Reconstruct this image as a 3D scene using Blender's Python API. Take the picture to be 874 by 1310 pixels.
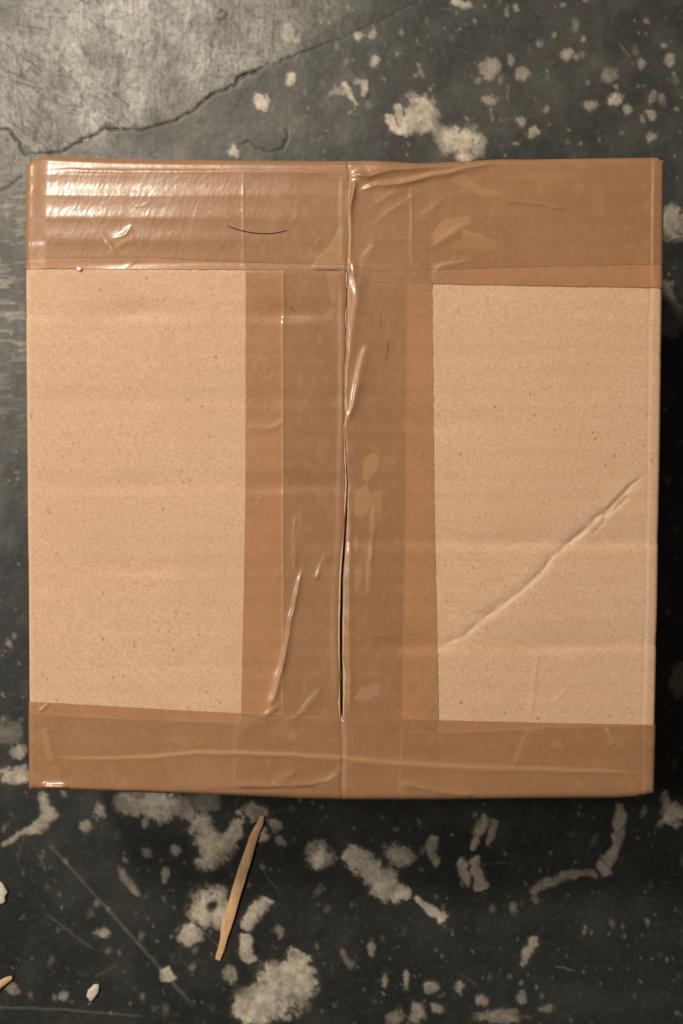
import bpy, math
import numpy as np
from mathutils import Vector

# ------------------------------------------------------------------ camera, light, exposure
for o in list(bpy.data.objects):
    bpy.data.objects.remove(o)
scene = bpy.context.scene
COL = scene.collection

BOX_H = 0.060                    # height of the parcel (m)
CAM_D = 0.300                    # lens to parcel top
MM = 0.00024                     # metres per photo unit on the parcel top
FPX = CAM_D / MM
CX, CY = 437.0, 655.0
TILT = math.radians(1.9)
CAM = np.array([0.0, CAM_D * math.sin(TILT), BOX_H + CAM_D * math.cos(TILT)])

cam_data = bpy.data.cameras.new("camera")
cam = bpy.data.objects.new("camera", cam_data)
COL.objects.link(cam)
cam.location = CAM
cam.rotation_euler = (-TILT, 0, 0)
cam_data.sensor_fit = 'VERTICAL'
cam_data.sensor_height = 36.0
cam_data.sensor_width = 24.0
cam_data.lens = 36.0 * FPX / 1310.0
cam_data.clip_start = 0.01
cam_data.clip_end = 50
cam_data.dof.use_dof = True
cam_data.dof.focus_distance = CAM_D
cam_data.dof.aperture_fstop = 18.0
scene.camera = cam

world = bpy.data.worlds.new("World")
scene.world = world
world.use_nodes = True
bg = world.node_tree.nodes["Background"]
bg.inputs["Color"].default_value = (1.0, 0.86, 0.70, 1)
bg.inputs["Strength"].default_value = 0.055

def room_lamp(name, loc, watts, radius, color):
    d = bpy.data.lights.new(name, 'POINT')
    d.energy = watts; d.color = color; d.shadow_soft_size = radius
    o = bpy.data.objects.new(name, d)
    COL.objects.link(o); o.location = loc
room_lamp("room_lamp", (-0.45, 0.82, 1.00), 64, 0.085, (1.0, 0.885, 0.745))       # up and to the left: the sheen and the main shade
room_lamp("side_lamp", (-0.53, 0.12, 0.66), 15.5, 0.075, (1.0, 0.92, 0.80))        # left: fills the shade below the parcel

scene.view_settings.view_transform = 'Standard'
scene.view_settings.look = 'None'
scene.view_settings.exposure = 0.0
scene.view_settings.gamma = 1.0
scene.view_settings.use_curve_mapping = False

# ------------------------------------------------------------------ helpers
ct, st = math.cos(TILT), math.sin(TILT)

def to_plane(px, py, z):
    """photo position -> world x,y on the horizontal plane at height z"""
    px = np.asarray(px, float); py = np.asarray(py, float)
    dx = (px - CX) / FPX
    dy = (CY - py) / FPX
    wx = dx
    wy = dy * ct - st
    wz = -dy * st - ct
    t = (z - CAM[2]) / wz
    return CAM[0] + wx * t, CAM[1] + wy * t

def value_noise(h, w, cy, cx, seed):
    rng = np.random.default_rng(seed)
    gy, gx = int(h / cy) + 3, int(w / cx) + 3
    g = rng.random((gy, gx))
    y = np.arange(h) / cy; x = np.arange(w) / cx
    iy = y.astype(int); ix = x.astype(int)
    fy = y - iy; fx = x - ix
    fy = (fy * fy * (3 - 2 * fy))[:, None]; fx = (fx * fx * (3 - 2 * fx))[None, :]
    a = g[iy][:, ix]; b = g[iy][:, ix + 1]; c = g[iy + 1][:, ix]; d = g[iy + 1][:, ix + 1]
    return (a * (1 - fx) + b * fx) * (1 - fy) + (c * (1 - fx) + d * fx) * fy

def fbm(h, w, cy, cx, seed, octaves=4, gain=0.5):
    out = np.zeros((h, w)); amp = 1.0; tot = 0
    for k in range(octaves):
        out += amp * value_noise(h, w, max(cy / 2 ** k, 1.0), max(cx / 2 ** k, 1.0), seed + 31 * k)
        tot += amp; amp *= gain
    return out / tot            # 0..1 about 0.5

def sstep(a, b, x):
    t = np.clip((x - a) / (b - a), 0, 1)
    return t * t * (3 - 2 * t)

class Raster:
    """A map over the photo's area used to shape relief and wear."""
    def __init__(self, x0, y0, x1, y1):
        self.x0, self.y0 = x0, y0
        self.w, self.h = int(x1 - x0) + 1, int(y1 - y0) + 1
        self.X, self.Y = np.meshgrid(np.arange(self.w) + x0, np.arange(self.h) + y0)
        self.X = self.X.astype(float); self.Y = self.Y.astype(float)
        self.WX = self.X; self.WY = self.Y

    def window(self, xa, ya, xb, yb):
        ia = int(max(0, min(self.w, xa - self.x0))); ib = int(max(0, min(self.w, xb - self.x0 + 1)))
        ja = int(max(0, min(self.h, ya - self.y0))); jb = int(max(0, min(self.h, yb - self.y0 + 1)))
        return (slice(ja, jb), slice(ia, ib))

    def poly_dist(self, pts, pad):
        pts = np.array(pts, float)
        s = self.window(pts[:, 0].min() - pad, pts[:, 1].min() - pad, pts[:, 0].max() + pad, pts[:, 1].max() + pad)
        X = self.WX[s]; Y = self.WY[s]
        best = np.full(X.shape, 1e9); side = np.zeros(X.shape); par = np.zeros(X.shape)
        seg = np.hypot(*(pts[1:] - pts[:-1]).T); cum = np.concatenate([[0], np.cumsum(seg)])
        for k in range(len(pts) - 1):
            a, b = pts[k], pts[k + 1]
            d = b - a; L = max(seg[k], 1e-6)
            t = np.clip(((X - a[0]) * d[0] + (Y - a[1]) * d[1]) / (L * L), 0, 1)
            qx = X - a[0] - t * d[0]; qy = Y - a[1] - t * d[1]
            dd = np.hypot(qx, qy)
            m = dd < best
            best = np.where(m, dd, best)
            side = np.where(m, np.sign(d[0] * qy - d[1] * qx), side)
            par = np.where(m, (cum[k] + t * L) / cum[-1], par)
        return s, best, side, par

    def stroke(self, arr, pts, width, value, mode='max', soft=0.6, taper=True):
        """soft line; width = radius (number, or list along the line)"""
        wmax = max(width) if isinstance(width, (list, tuple)) else width
        s, d, side, t = self.poly_dist(pts, wmax * 3 + 12)
        w = np.interp(t, np.linspace(0, 1, len(width)), width) if isinstance(width, (list, tuple)) else width
        k = 1 - sstep(1 - soft, 1 + soft, d / np.maximum(w, 0.3))
        if taper: k = k * sstep(-0.02, 0.08, t) * (1 - sstep(0.92, 1.02, t))
        if mode == 'max': arr[s] = np.maximum(arr[s], k * value)
        else: arr[s] += k * value

    def ridge(self, arr, pts, sigma, height, taper=0.12, lean=0.0):
        smax = max(sigma) if isinstance(sigma, (list, tuple)) else sigma
        s, d, side, t = self.poly_dist(pts, smax * 4 + 4)
        w = np.interp(t, np.linspace(0, 1, len(sigma)), sigma) if isinstance(sigma, (list, tuple)) else sigma
        hh = np.interp(t, np.linspace(0, 1, len(height)), height) if isinstance(height, (list, tuple)) else height
        w = w * (1 + lean * side)
        k = np.exp(-(np.sqrt(d * d + 0.25 * w * w) - 0.5 * w) / (0.85 * w))
        if taper > 0: k = k * sstep(0, taper, t) * (1 - sstep(1 - taper, 1, t))
        arr[s] += k * hh

    def blob(self, arr, x, y, rx, ry, value=1.0, rot=0, soft=0.45, mode='max'):
        r = max(rx, ry) * (1 + soft) + 14
        s = self.window(x - r, y - r, x + r, y + r)
        X = self.WX[s] - x; Y = self.WY[s] - y
        c, n = math.cos(math.radians(rot)), math.sin(math.radians(rot))
        d = np.hypot((X * c + Y * n) / rx, (-X * n + Y * c) / ry)
        k = (1 - sstep(1 - soft, 1 + soft, d)) * value
        if mode == 'max': arr[s] = np.maximum(arr[s], k)
        else: arr[s] += k

    def polygon(self, arr, pts, value=1.0, soft=1.5):
        pts = np.array(pts, float)
        s, d, _, _ = self.poly_dist(np.vstack([pts, pts[:1]]), 8)
        X = self.WX[s]; Y = self.WY[s]
        inside = np.zeros(X.shape, bool)
        j = len(pts) - 1
        for i in range(len(pts)):
            xi, yi = pts[i]; xj, yj = pts[j]
            if yi != yj:
                inside ^= ((yi > Y) != (yj > Y)) & (X < (xj - xi) * (Y - yi) / (yj - yi) + xi)
            j = i
        sd = np.where(inside, -d, d)
        arr[s] = np.maximum(arr[s], (1 - sstep(-soft, soft, sd)) * value)

    def sample(self, arr, x, y):
        fx = np.clip(x - self.x0, 0, self.w - 1.001); fy = np.clip(y - self.y0, 0, self.h - 1.001)
        ix = fx.astype(int); iy = fy.astype(int)
        fx = fx - ix; fy = fy - iy
        return ((arr[iy, ix] * (1 - fx) + arr[iy, ix + 1] * fx) * (1 - fy)
                + (arr[iy + 1, ix] * (1 - fx) + arr[iy + 1, ix + 1] * fx) * fy)

def grid_faces(nr, nc, flip=False):
    i = np.arange(nr * nc).reshape(nr, nc)
    q = np.stack([i[:-1, :-1], i[1:, :-1], i[1:, 1:], i[:-1, 1:]], -1).reshape(-1, 4)
    return q[:, ::-1] if flip else q

def make_mesh(name, verts, quads, mat, parent=None, attrs=None, smooth=True):
    me = bpy.data.meshes.new(name)
    n = len(verts)
    me.vertices.add(n)
    me.vertices.foreach_set("co", np.asarray(verts, np.float32).ravel())
    q = np.asarray(quads, np.int32)
    me.loops.add(q.size)
    me.loops.foreach_set("vertex_index", q.ravel())
    me.polygons.add(len(q))
    me.polygons.foreach_set("loop_start", np.arange(0, q.size, q.shape[1], dtype=np.int32))
    me.polygons.foreach_set("use_smooth", np.full(len(q), smooth))
    me.update(calc_edges=True)
    for k, v in (attrs or {}).items():
        a = me.attributes.new(k, 'FLOAT', 'POINT')
        a.data.foreach_set("value", np.asarray(v, np.float32).ravel())
    me.materials.append(mat)
    o = bpy.data.objects.new(name, me)
    COL.objects.link(o)
    if parent: o.parent = parent
    return o

def tag(o, label=None, cat=None, group=None, kind=None):
    if label: o["label"] = label
    if cat: o["category"] = cat
    if group: o["group"] = group
    if kind: o["kind"] = kind

# ------------------------------------------------------------------ materials
class Nodes:
    def __init__(self, name):
        self.m = bpy.data.materials.new(name); self.m.use_nodes = True
        self.t = self.m.node_tree
        self.b = self.t.nodes["Principled BSDF"]
        self.co = self.t.nodes.new("ShaderNodeTexCoord").outputs["Object"]
    def new(self, kind, **kw):
        n = self.t.nodes.new(kind)
        for k, v in kw.items(): setattr(n, k, v)
        return n
    def link(self, a, b): self.t.links.new(a, b)
    def put(self, sock, v):
        if hasattr(v, "is_output"): self.link(v, sock)
        else: sock.default_value = v
    def attr(self, name): return self.new("ShaderNodeAttribute", attribute_name=name).outputs["Fac"]
    def scaled(self, s, rot=0):
        m = self.new("ShaderNodeMapping"); self.link(self.co, m.inputs["Vector"])
        m.inputs["Scale"].default_value = s; m.inputs["Rotation"].default_value = (0, 0, rot)
        return m.outputs["Vector"]
    def noise(self, scale, detail=4, rough=0.55, vec=None, dist=0.0):
        n = self.new("ShaderNodeTexNoise")
        self.link(vec or self.co, n.inputs["Vector"])
        n.inputs["Scale"].default_value = scale; n.inputs["Detail"].default_value = detail
        n.inputs["Roughness"].default_value = rough; n.inputs["Distortion"].default_value = dist
        return n.outputs["Fac"]
    def ramp(self, fac, a, b, lo=0.0, hi=1.0):
        n = self.new("ShaderNodeMapRange"); self.put(n.inputs["Value"], fac)
        n.inputs["From Min"].default_value = a; n.inputs["From Max"].default_value = b
        n.inputs["To Min"].default_value = lo; n.inputs["To Max"].default_value = hi
        return n.outputs["Result"]
    def math(self, op, a, b=0.0):
        n = self.new("ShaderNodeMath", operation=op); self.put(n.inputs[0], a); self.put(n.inputs[1], b)
        return n.outputs[0]
    def mix(self, fac, a, b, blend='MIX'):
        n = self.new("ShaderNodeMix", data_type='RGBA', blend_type=blend)
        self.put(n.inputs[0], fac)
        for s, v in ((n.inputs[6], a), (n.inputs[7], b)):
            self.put(s, v if hasattr(v, "is_output") else (*v, 1))
        return n.outputs[2]
    def bump(self, height, strength, dist, normal=None):
        n = self.new("ShaderNodeBump"); self.link(height, n.inputs["Height"])
        n.inputs["Strength"].default_value = strength; n.inputs["Distance"].default_value = dist
        if normal: self.link(normal, n.inputs["Normal"])
        return n.outputs["Normal"]
    def done(self, color=None, rough=None, normal=None, spec=None):
        if color is not None: self.put(self.b.inputs["Base Color"], color if hasattr(color, "is_output") else (*color, 1))
        if rough is not None: self.put(self.b.inputs["Roughness"], rough)
        if normal is not None: self.link(normal, self.b.inputs["Normal"])
        if spec is not None: self.put(self.b.inputs["Specular IOR Level"], spec)
        return self.m

def mat_cardboard():
    n = Nodes("kraft_cardboard")
    fib = n.noise(1200, 4, 0.62, n.scaled((0.8, 1.0, 1), 0.25), 0.6)
    fib2 = n.noise(1250, 3, 0.6, n.scaled((1.0, 0.55, 1), -0.6), 0.8)
    cloud = n.noise(45, 5, 0.6)
    grain = n.noise(2600, 2, 0.6)
    c = n.mix(n.ramp(fib, 0.30, 0.70), (0.462, 0.291, 0.182), (0.612, 0.411, 0.283))
    c = n.mix(n.math('MULTIPLY', n.ramp(fib2, 0.55, 0.72), 0.55), c, (0.37, 0.22, 0.12))
    c = n.mix(n.ramp(cloud, 0.35, 0.7, 0.0, 0.35), c, (0.47, 0.295, 0.165))
    c = n.mix(n.ramp(grain, 0.50, 0.78, 0.0, 0.5), c, (0.66, 0.46, 0.305))
    v = n.new("ShaderNodeTexVoronoi"); n.link(n.scaled((1, 0.55, 1), 0.6), v.inputs["Vector"])
    v.inputs["Scale"].default_value = 420
    sp = n.math('MULTIPLY', n.ramp(v.outputs["Distance"], 0.08, 0.20, 1, 0), n.ramp(n.noise(260, 1), 0.56, 0.66))
    c = n.mix(n.math('MULTIPLY', sp, 0.5), c, (0.20, 0.11, 0.055))
    c = n.mix(n.attr('scuff'), c, (0.68, 0.50, 0.36))
    c = n.mix(n.math('MULTIPLY', n.attr('dirt'), 0.8), c, (0.10, 0.055, 0.03))
    h = n.math('ADD', n.math('MULTIPLY', fib, 0.6), n.math('MULTIPLY', fib2, 0.5))
    return n.done(c, 0.82, n.bump(h, 0.32, 0.00012), 0.25)

def mat_tape():
    n = Nodes("brown_packing_tape")
    lay = n.attr('layers'); air = n.attr('air')
    fib = n.noise(1300, 3, 0.6, n.scaled((0.5, 1.0, 1), 0.2))
    cloud = n.noise(30, 4, 0.6)
    one = n.mix(n.ramp(fib, 0.35, 0.68), (0.312, 0.158, 0.076), (0.372, 0.197, 0.098))
    one = n.mix(n.ramp(n.noise(55, 3, 0.6), 0.42, 0.62, 0.0, 0.8), one, (0.385, 0.183, 0.095))
    two = n.mix(n.ramp(cloud, 0.3, 0.7), (0.254, 0.132, 0.066), (0.284, 0.152, 0.078))
    c = n.mix(lay, one, two)
    c = n.mix(n.math('MULTIPLY', air, 0.75), c, (0.385, 0.225, 0.118))
    speck = n.ramp(n.noise(420, 2, 0.7), 0.70, 0.76)
    c = n.mix(n.math('MULTIPLY', speck, 0.4), c, (0.40, 0.25, 0.14))
    c = n.mix(n.math('MULTIPLY', n.attr('dirt'), 0.85), c, (0.06, 0.032, 0.018))
    streak = n.noise(520, 3, 0.6, n.scaled((1.0, 0.14, 1), -0.22))
    h = n.math('ADD', n.math('MULTIPLY', streak, 0.5), n.math('MULTIPLY', fib, 0.5))
    nb = n.bump(h, 0.30, 0.00012)
    r = n.ramp(n.noise(160, 3, 0.6), 0.3, 0.75, 0.25, 0.38)
    n.b.inputs['Coat Weight'].default_value = 0.38
    n.b.inputs['Coat Roughness'].default_value = 0.20
    return n.done(c, n.math('ADD', r, 0.06), nb, 0.32)

def mat_floor():
    n = Nodes("worn_painted_concrete")
    pale = n.attr('pale'); worn = n.attr('worn'); dark = n.attr('crack'); out = n.attr('fine')  # worn: bare cement, plus the sheen painted into the upper floor
    cloud = n.noise(14, 6, 0.6)
    fine = n.noise(420, 4, 0.65)
    grit = n.noise(1300, 2, 0.6)
    paint = n.mix(n.ramp(cloud, 0.3, 0.7), (0.0110, 0.0126, 0.0116), (0.0235, 0.026, 0.0240))
    paint = n.mix(n.ramp(fine, 0.52, 0.78, 0, 0.4), paint, (0.072, 0.075, 0.068))
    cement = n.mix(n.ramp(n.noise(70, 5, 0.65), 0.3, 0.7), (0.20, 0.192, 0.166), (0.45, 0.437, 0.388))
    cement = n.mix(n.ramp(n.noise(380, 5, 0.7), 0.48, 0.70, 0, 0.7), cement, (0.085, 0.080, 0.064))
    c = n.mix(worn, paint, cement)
    mort = n.mix(n.ramp(n.noise(150, 5, 0.7), 0.32, 0.68), (0.35, 0.302, 0.240), (0.68, 0.60, 0.485))
    mort = n.mix(n.ramp(grit, 0.5, 0.8, 0, 0.35), mort, (0.14, 0.125, 0.10))
    c = n.mix(pale, c, mort)
    # beyond the mapped area the same worn spots go on
    vo = n.new("ShaderNodeTexNoise"); n.link(n.co, vo.inputs["Vector"])
    vo.inputs["Scale"].default_value = 55; vo.inputs["Detail"].default_value = 6; vo.inputs["Roughness"].default_value = 0.6
    far = n.math('MULTIPLY', n.ramp(vo.outputs["Fac"], 0.62, 0.70), n.math('SUBTRACT', 1.0, out))
    c = n.mix(far, c, mort)
    c = n.mix(dark, c, (0.012, 0.011, 0.009))
    h = n.math('ADD', n.math('MULTIPLY', fine, 0.7), n.math('MULTIPLY', grit, 0.3))
    nb = n.bump(h, 0.5, 0.0002)
    r = n.math('ADD', n.ramp(n.noise(60, 4, 0.6), 0.3, 0.7, 0.40, 0.54), n.math('MULTIPLY', pale, 0.3))
    return n.done(c, r, nb, 0.36)

def mat_wood():
    n = Nodes("splintered_pine")
    g = n.noise(900, 3, 0.6, n.scaled((1, 0.06, 1), 0))
    c = n.mix(n.ramp(g, 0.3, 0.7), (0.50, 0.30, 0.145), (0.62, 0.40, 0.215))
    c = n.mix(n.ramp(n.noise(160, 3), 0.5, 0.75, 0, 0.5), c, (0.34, 0.18, 0.075))
    return n.done(c, 0.7, n.bump(g, 0.5, 0.0002), 0.3)

def mat_plain(name, col, rough, nscale=900, var=0.75):
    n = Nodes(name)
    g = n.noise(nscale, 3)
    c = n.mix(n.ramp(g, 0.3, 0.7), tuple(x * var for x in col), col)
    return n.done(c, rough, n.bump(g, 0.4, 0.0002), 0.4)

CARD, TAPE, FLOOR, WOOD = mat_cardboard(), mat_tape(), mat_floor(), mat_wood()
HAIR = mat_plain("dark_hair", (0.055, 0.026, 0.014), 0.4)
CHIP = mat_plain("pale_paint_chip", (0.62, 0.54, 0.45), 0.6)
CRUMB = mat_plain("white_crumb", (0.80, 0.77, 0.70), 0.4)

# ------------------------------------------------------------------ floor
FX0, FY0, FX1, FY1 = -280, -280, 1154, 1590
R = Raster(FX0, FY0, FX1, FY1)
h_, w_ = R.h, R.w
def sn(cy, cx, seed, o=4): return fbm(h_, w_, cy, cx, seed, o) - 0.5
pale = np.zeros((h_, w_)); worn = np.zeros((h_, w_)); crack = np.zeros((h_, w_)); hgt = np.zeros((h_, w_))

# broken edge of the lighter cement skin, top left
edge = [(-70, 150), (-20, 163), (0, 165), (12, 166), (23, 181), (33, 199), (50, 196), (76, 196), (96, 184), (126, 171),
        (136, 164), (151, 165), (176, 167), (201, 161), (227, 154), (252, 138), (272, 121), (302, 108), (307, 97),
        (327, 91), (378, 70), (440, 48), (500, 20), (540, 0), (640, -70)]
ex, ey = np.array([p[0] for p in edge], float), np.array([p[1] for p in edge], float)
R.WX = R.X + 9 * sn(10, 10, 1); R.WY = R.Y + 9 * sn(10, 10, 2)
edge_y = np.interp(R.WX, ex, ey)
above = R.WY < edge_y
skin = sstep(1.2, -1.2, R.WY - edge_y)
fade = 1 - sstep(230, 560, R.X + 0.5 * R.Y + 130 * sn(120, 120, 3))
mottle = np.clip(0.5 + 2.2 * sn(50, 36, 4, 5), 0, 1)
scratch = np.clip(sstep(0.50, 0.68, fbm(h_, w_, 24, 2.4, 5, 3)) * 0.45 + sstep(0.54, 0.68, fbm(h_, w_, 14, 10, 6, 5, 0.7)) * 0.7 + sstep(0.54, 0.70, fbm(h_, w_, 4, 3, 17, 2)) * 0.5, 0, 1.3)
worn = np.maximum(worn, skin * fade * (0.55 + 0.5 * mottle))
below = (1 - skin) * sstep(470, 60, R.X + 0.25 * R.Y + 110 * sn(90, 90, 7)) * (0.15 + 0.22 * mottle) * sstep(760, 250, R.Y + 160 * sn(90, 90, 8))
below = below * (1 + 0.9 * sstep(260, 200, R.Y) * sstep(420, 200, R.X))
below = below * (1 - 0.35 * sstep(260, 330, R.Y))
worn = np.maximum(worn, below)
sheen_tint = np.maximum(sstep(620, 380, R.X + 120 * sn(100, 100, 9)), .35) * sstep(330, 150, R.Y) * (0.10 + 0.12 * mottle)  # lamp sheen over the upper floor, painted in as paler cement
worn = np.maximum(worn, sheen_tint)
worn = np.clip(worn * (1 - 0.50 * scratch * sstep(0.02, 0.4, worn)), 0, 1)
hgt += skin * fade * 0.00022
# dark missing corner of the skin
R.blob(crack, 2, 8, 26, 24, 0.75)
R.WX = R.X + 5 * sn(8, 8, 11); R.WY = R.Y + 5 * sn(8, 8, 12)
for k in range(2):
    R.stroke(crack, edge[2:20], [1.1, 1.6, 0.8, 1.0, 1.7, 0.8, 0.6, 0.8, 2.0, 1.5, 0.6], 0.82, taper=False)
R.stroke(crack, edge[19:25], [1.0, 0.7, 0.5], 0.45)
R.ridge(hgt, edge[2:21], 1.0, -0.0004, taper=0)
for pts, w, v in [([(0, 246), (14, 238), (30, 224)], 1.8, 0.7), ([(304, 108), (310, 96), (322, 92), (330, 88)], 3.2, 0.85),
                  ([(128, 168), (136, 158), (148, 162)], 2.4, 0.6), ([(28, 186), (36, 196), (42, 200)], 5, 0.6),
                  ([(307, 186), (318, 182), (330, 190), (345, 194), (362, 190), (368, 174), (366, 160)], 1.7, 0.55),
                  ([(276, 20), (284, 14), (292, 20), (284, 27), (276, 22)], 1.6, 0.55), ([(243, 28), (249, 36)], 2.2, 0.5),
                  ([(22, 40), (30, 50), (26, 38)], 2, 0.5), ([(105, 60), (112, 72)], 3, 0.5), ([(70, 12), (80, 16)], 2.4, 0.45),
                  ([(150, 70), (168, 92)], 7, 0.30)]:
    R.stroke(crack, pts, w, v)
rng = np.random.default_rng(5)
for k in range(260):                     # hairline scratches in the worn skin
    x, y = 300 * rng.random() ** 1.7, rng.uniform(-20, 190); a = rng.choice([1.3, 0.6]) + rng.normal(0, 0.3); L = rng.uniform(10, 55)
    if y > np.interp(x, ex, ey) - 8: continue
    R.stroke(crack, [(x, y), (x + L * .5 * math.cos(a) + rng.normal(0, 2), y + L * .5 * math.sin(a)), (x + L * math.cos(a), y + L * math.sin(a))],
             rng.uniform(0.4, 0.9), rng.uniform(0.15, 0.7) * (1.0 if x < 130 else 0.5))

# pale mortar spots and splashes: rugged outlines from the warped positions
R.WX = R.X + 10 * sn(18, 18, 21, 3); R.WY = R.Y + 10 * sn(18, 18, 22, 3)
K = np.zeros((h_, w_)); VAL = np.zeros((h_, w_))
def B(x, y, rx, ry=None, v=1.0, rot=0, soft=0.55):
    ry = ry or rx
    if rx < 12 and y < 240: rx *= 0.84; ry *= 0.84; v = v * (0.8 if x > 620 else 1.0)
    R.blob(K, x, y, rx * 1.08, ry * 1.08, 1.0, rot, 0.95); R.blob(VAL, x, y, rx + 6, ry + 6, v, rot, 0.4)
def S(pts, w, v=1.0, soft=0.65):
    if v < 0.32: R.stroke(pale, pts, w, v, soft=0.7); return
    R.stroke(K, pts, w, 1.0, soft=0.95); R.stroke(VAL, pts, [q + 5 for q in w] if isinstance(w, list) else w + 5, v, soft=0.4, taper=False)
def L_(pts, w, v):
    sx, sy = R.WX, R.WY
    R.WX = R.X + 0.25 * (sx - R.X); R.WY = R.Y + 0.25 * (sy - R.Y)
    R.stroke(pale, pts, w, v, soft=0.9)
    R.WX, R.WY = sx, sy
# top
B(370, 42, 8, 11, .8); B(378, 52, 5, 4, .6); B(372, 100, 7, 10, .85); B(337, 130, 9, 16, .95, -40); B(300, 191, 7, 9, .9)
B(461, 45, 6, 6, .8); B(474, 44, 6, 7, .8, 30); B(482, 81, 6, 7, .9)
S([(440, 104), (449, 122), (456, 136)], [3, 5, 1.5], .75); S([(466, 102), (469, 116), (465, 126)], [4, 5, 2], .8); B(457, 105, 5, 5, .5); B(435, 118, 7, 6, .35)
S([(500, 146), (504, 160), (518, 171)], [4, 6, 2], .85); S([(510, 134), (514, 152), (524, 170)], [5, 6, 2], .75)
B(540, 146, 19, 25, .72); B(533, 160, 12, 12, .6); B(590, 181, 25, 18, .85); B(566, 170, 16, 9, .4, 30); B(594, 202, 9, 6, .8); B(617, 190, 5, 9, .5)
B(627, 88, 11, 13, .55); B(655, 78, 6, 8, .45); B(667, 94, 8, 11, .5); B(628, 127, 8, 8, .6); B(725, 70, 8, 9, .55); B(780, 96, 11, 11, .4)
B(788, 126, 10, 9, .85); B(755, 136, 8, 7, .5); B(803, 143, 5, 6, .5); B(834, 146, 5, 7, .45); B(836, 126, 6, 10, .35)
B(683, 168, 6, 10, .65); B(668, 158, 7, 6, .55); B(834, 175, 6, 7, .45); B(660, 8, 5, 5, .5); S([(578, 0), (592, 8), (602, 4)], 4, .6)
B(858, 78, 7, 9, .5); B(850, 60, 5, 5, .4); B(820, 84, 5, 7, .4); B(745, 50, 4, 5, .4); B(694, 55, 4, 5, .3); B(700, 140, 4, 5, .4); B(660, 186, 7, 4, .4)
B(863, 285, 15, 18, .7, 0, .6); B(853, 372, 9, 16, .55, 0, .7); B(856, 410, 14, 24, .40, 0, .8)
# right edge, in the shade
B(868, 870, 10, 22, .55); B(862, 1040, 14, 14, .7); S([(850, 1010), (853, 1030), (866, 1046)], [4, 6, 10], .6); B(847, 1052, 5, 5, .3)
# below the parcel, left to right
B(20, 992, 20, 11, .7, 0, .6); B(24, 962, 7, 8, .55); B(10, 935, 16, 14, .18)
S([(50, 1012), (58, 1028), (66, 1042), (52, 1056), (26, 1068), (0, 1086)], [5, 7, 8, 5, 3, 3], .5)
B(172, 1028, 18, 17, .7); B(203, 1030, 24, 19, .85); B(232, 1036, 18, 14, .5); B(262, 1024, 16, 12, .4); B(215, 1046, 11, 7, .5)
B(257, 1056, 16, 14, .75); B(272, 1080, 20, 20, .9); S([(284, 1086), (300, 1066), (308, 1046)], [13, 10, 7], .85); B(262, 1103, 13, 10, .8)
B(326, 1040, 16, 12, .55); B(336, 1068, 8, 7, .6); B(352, 1056, 6, 7, .4); B(358, 1075, 5, 6, .4)
B(408, 1096, 16, 15, .7); B(408, 1098, 6, 5, .95)
S([(440, 1084), (462, 1102), (484, 1118), (497, 1140), (506, 1150)], [9, 15, 15, 18, 9], .9); S([(497, 1146), (526, 1138)], [12, 6], .85)
B(514, 1094, 16, 11, .6, 20); S([(530, 1146), (546, 1160), (570, 1178)], [3, 6, 8], .7); S([(553, 1070), (553, 1092), (564, 1108)], [6, 5, 6], .42)
S([(624, 1044), (612, 1066), (604, 1090)], [4, 5, 3], .5); S([(634, 1046), (630, 1064), (625, 1084)], [4, 4, 2], .42); S([(612, 1048), (606, 1076)], 2.5, .3)
B(592, 1110, 8, 10, .6); S([(610, 1094), (612, 1120), (618, 1140)], [5, 9, 9], .6); B(598, 1122, 5, 9, .5)
S([(793, 1024), (793, 1052), (788, 1084), (776, 1108)], [5, 6, 5, 9], .5, .7); S([(770, 1104), (778, 1118)], [5, 7], .5)
S([(680, 1146), (692, 1132), (720, 1120), (765, 1118)], [5, 6, 6, 3], .34, .8); S([(684, 1146), (686, 1156)], 4, .3)
S([(687, 1196), (680, 1214), (668, 1236)], [6, 6, 3], .55); B(477, 1214, 4, 9, .4); S([(436, 1216), (448, 1234)], 3, .25)
B(270, 1163, 24, 24, .8, 0, .35); B(243, 1195, 14, 12, .8); B(284, 1145, 10, 11, .6)
S([(312, 1190), (330, 1162), (343, 1146)], [9, 10, 9], .75); S([(314, 1192), (313, 1214), (326, 1232)], [8, 8, 6], .7)
B(345, 1282, 36, 22, .8); B(325, 1290, 24, 20, .85); S([(356, 1276), (374, 1240), (390, 1216)], [18, 14, 12], .8); B(388, 1256, 16, 22, .75); B(345, 1246, 16, 14, .7)
S([(213, 1238), (217, 1256)], [5, 8], .75); B(80, 1272, 5, 7, .5); B(295, 1246, 7, 9, .4); B(357, 1194, 5, 8, .4); B(187, 1054, 5, 6, .45)
B(130, 1194, 8, 5, .55); B(222, 1088, 6, 6, .45); B(212, 1120, 5, 8, .4); B(190, 1090, 6, 5, .35); B(128, 1035, 6, 8, .4); B(108, 1056, 6, 6, .45); B(14, 1265, 7, 6, .35)
S([(155, 1110), (164, 1130), (182, 1144)], [3, 4, 4], .30); L_([(60, 1076), (110, 1133), (160, 1188), (250, 1290)], [1.5, 1.5, 2.2, 2.2], .12)
L_([(-20, 1288), (70, 1291), (186, 1300)], 1.2, .13); L_([(60, 1170), (120, 1215)], 1.5, .08); L_([(150, 1235), (120, 1250)], 1.5, .08)
B(552, 1262, 7, 8, .5); B(585, 1266, 6, 8, .45); B(618, 1280, 6, 7, .45); B(640, 1300, 30, 8, .35); B(668, 1275, 6, 7, .4); B(700, 1290, 8, 6, .35)
B(588, 1262, 5, 8, .5); B(492, 1252, 4, 10, .4); B(520, 1252, 4, 9, .4); B(535, 1296, 7, 12, .5); B(560, 1290, 8, 7, .4); B(505, 1300, 12, 8, .3)
n1 = fbm(h_, w_, 13, 13, 58, 5, 0.75)
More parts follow.
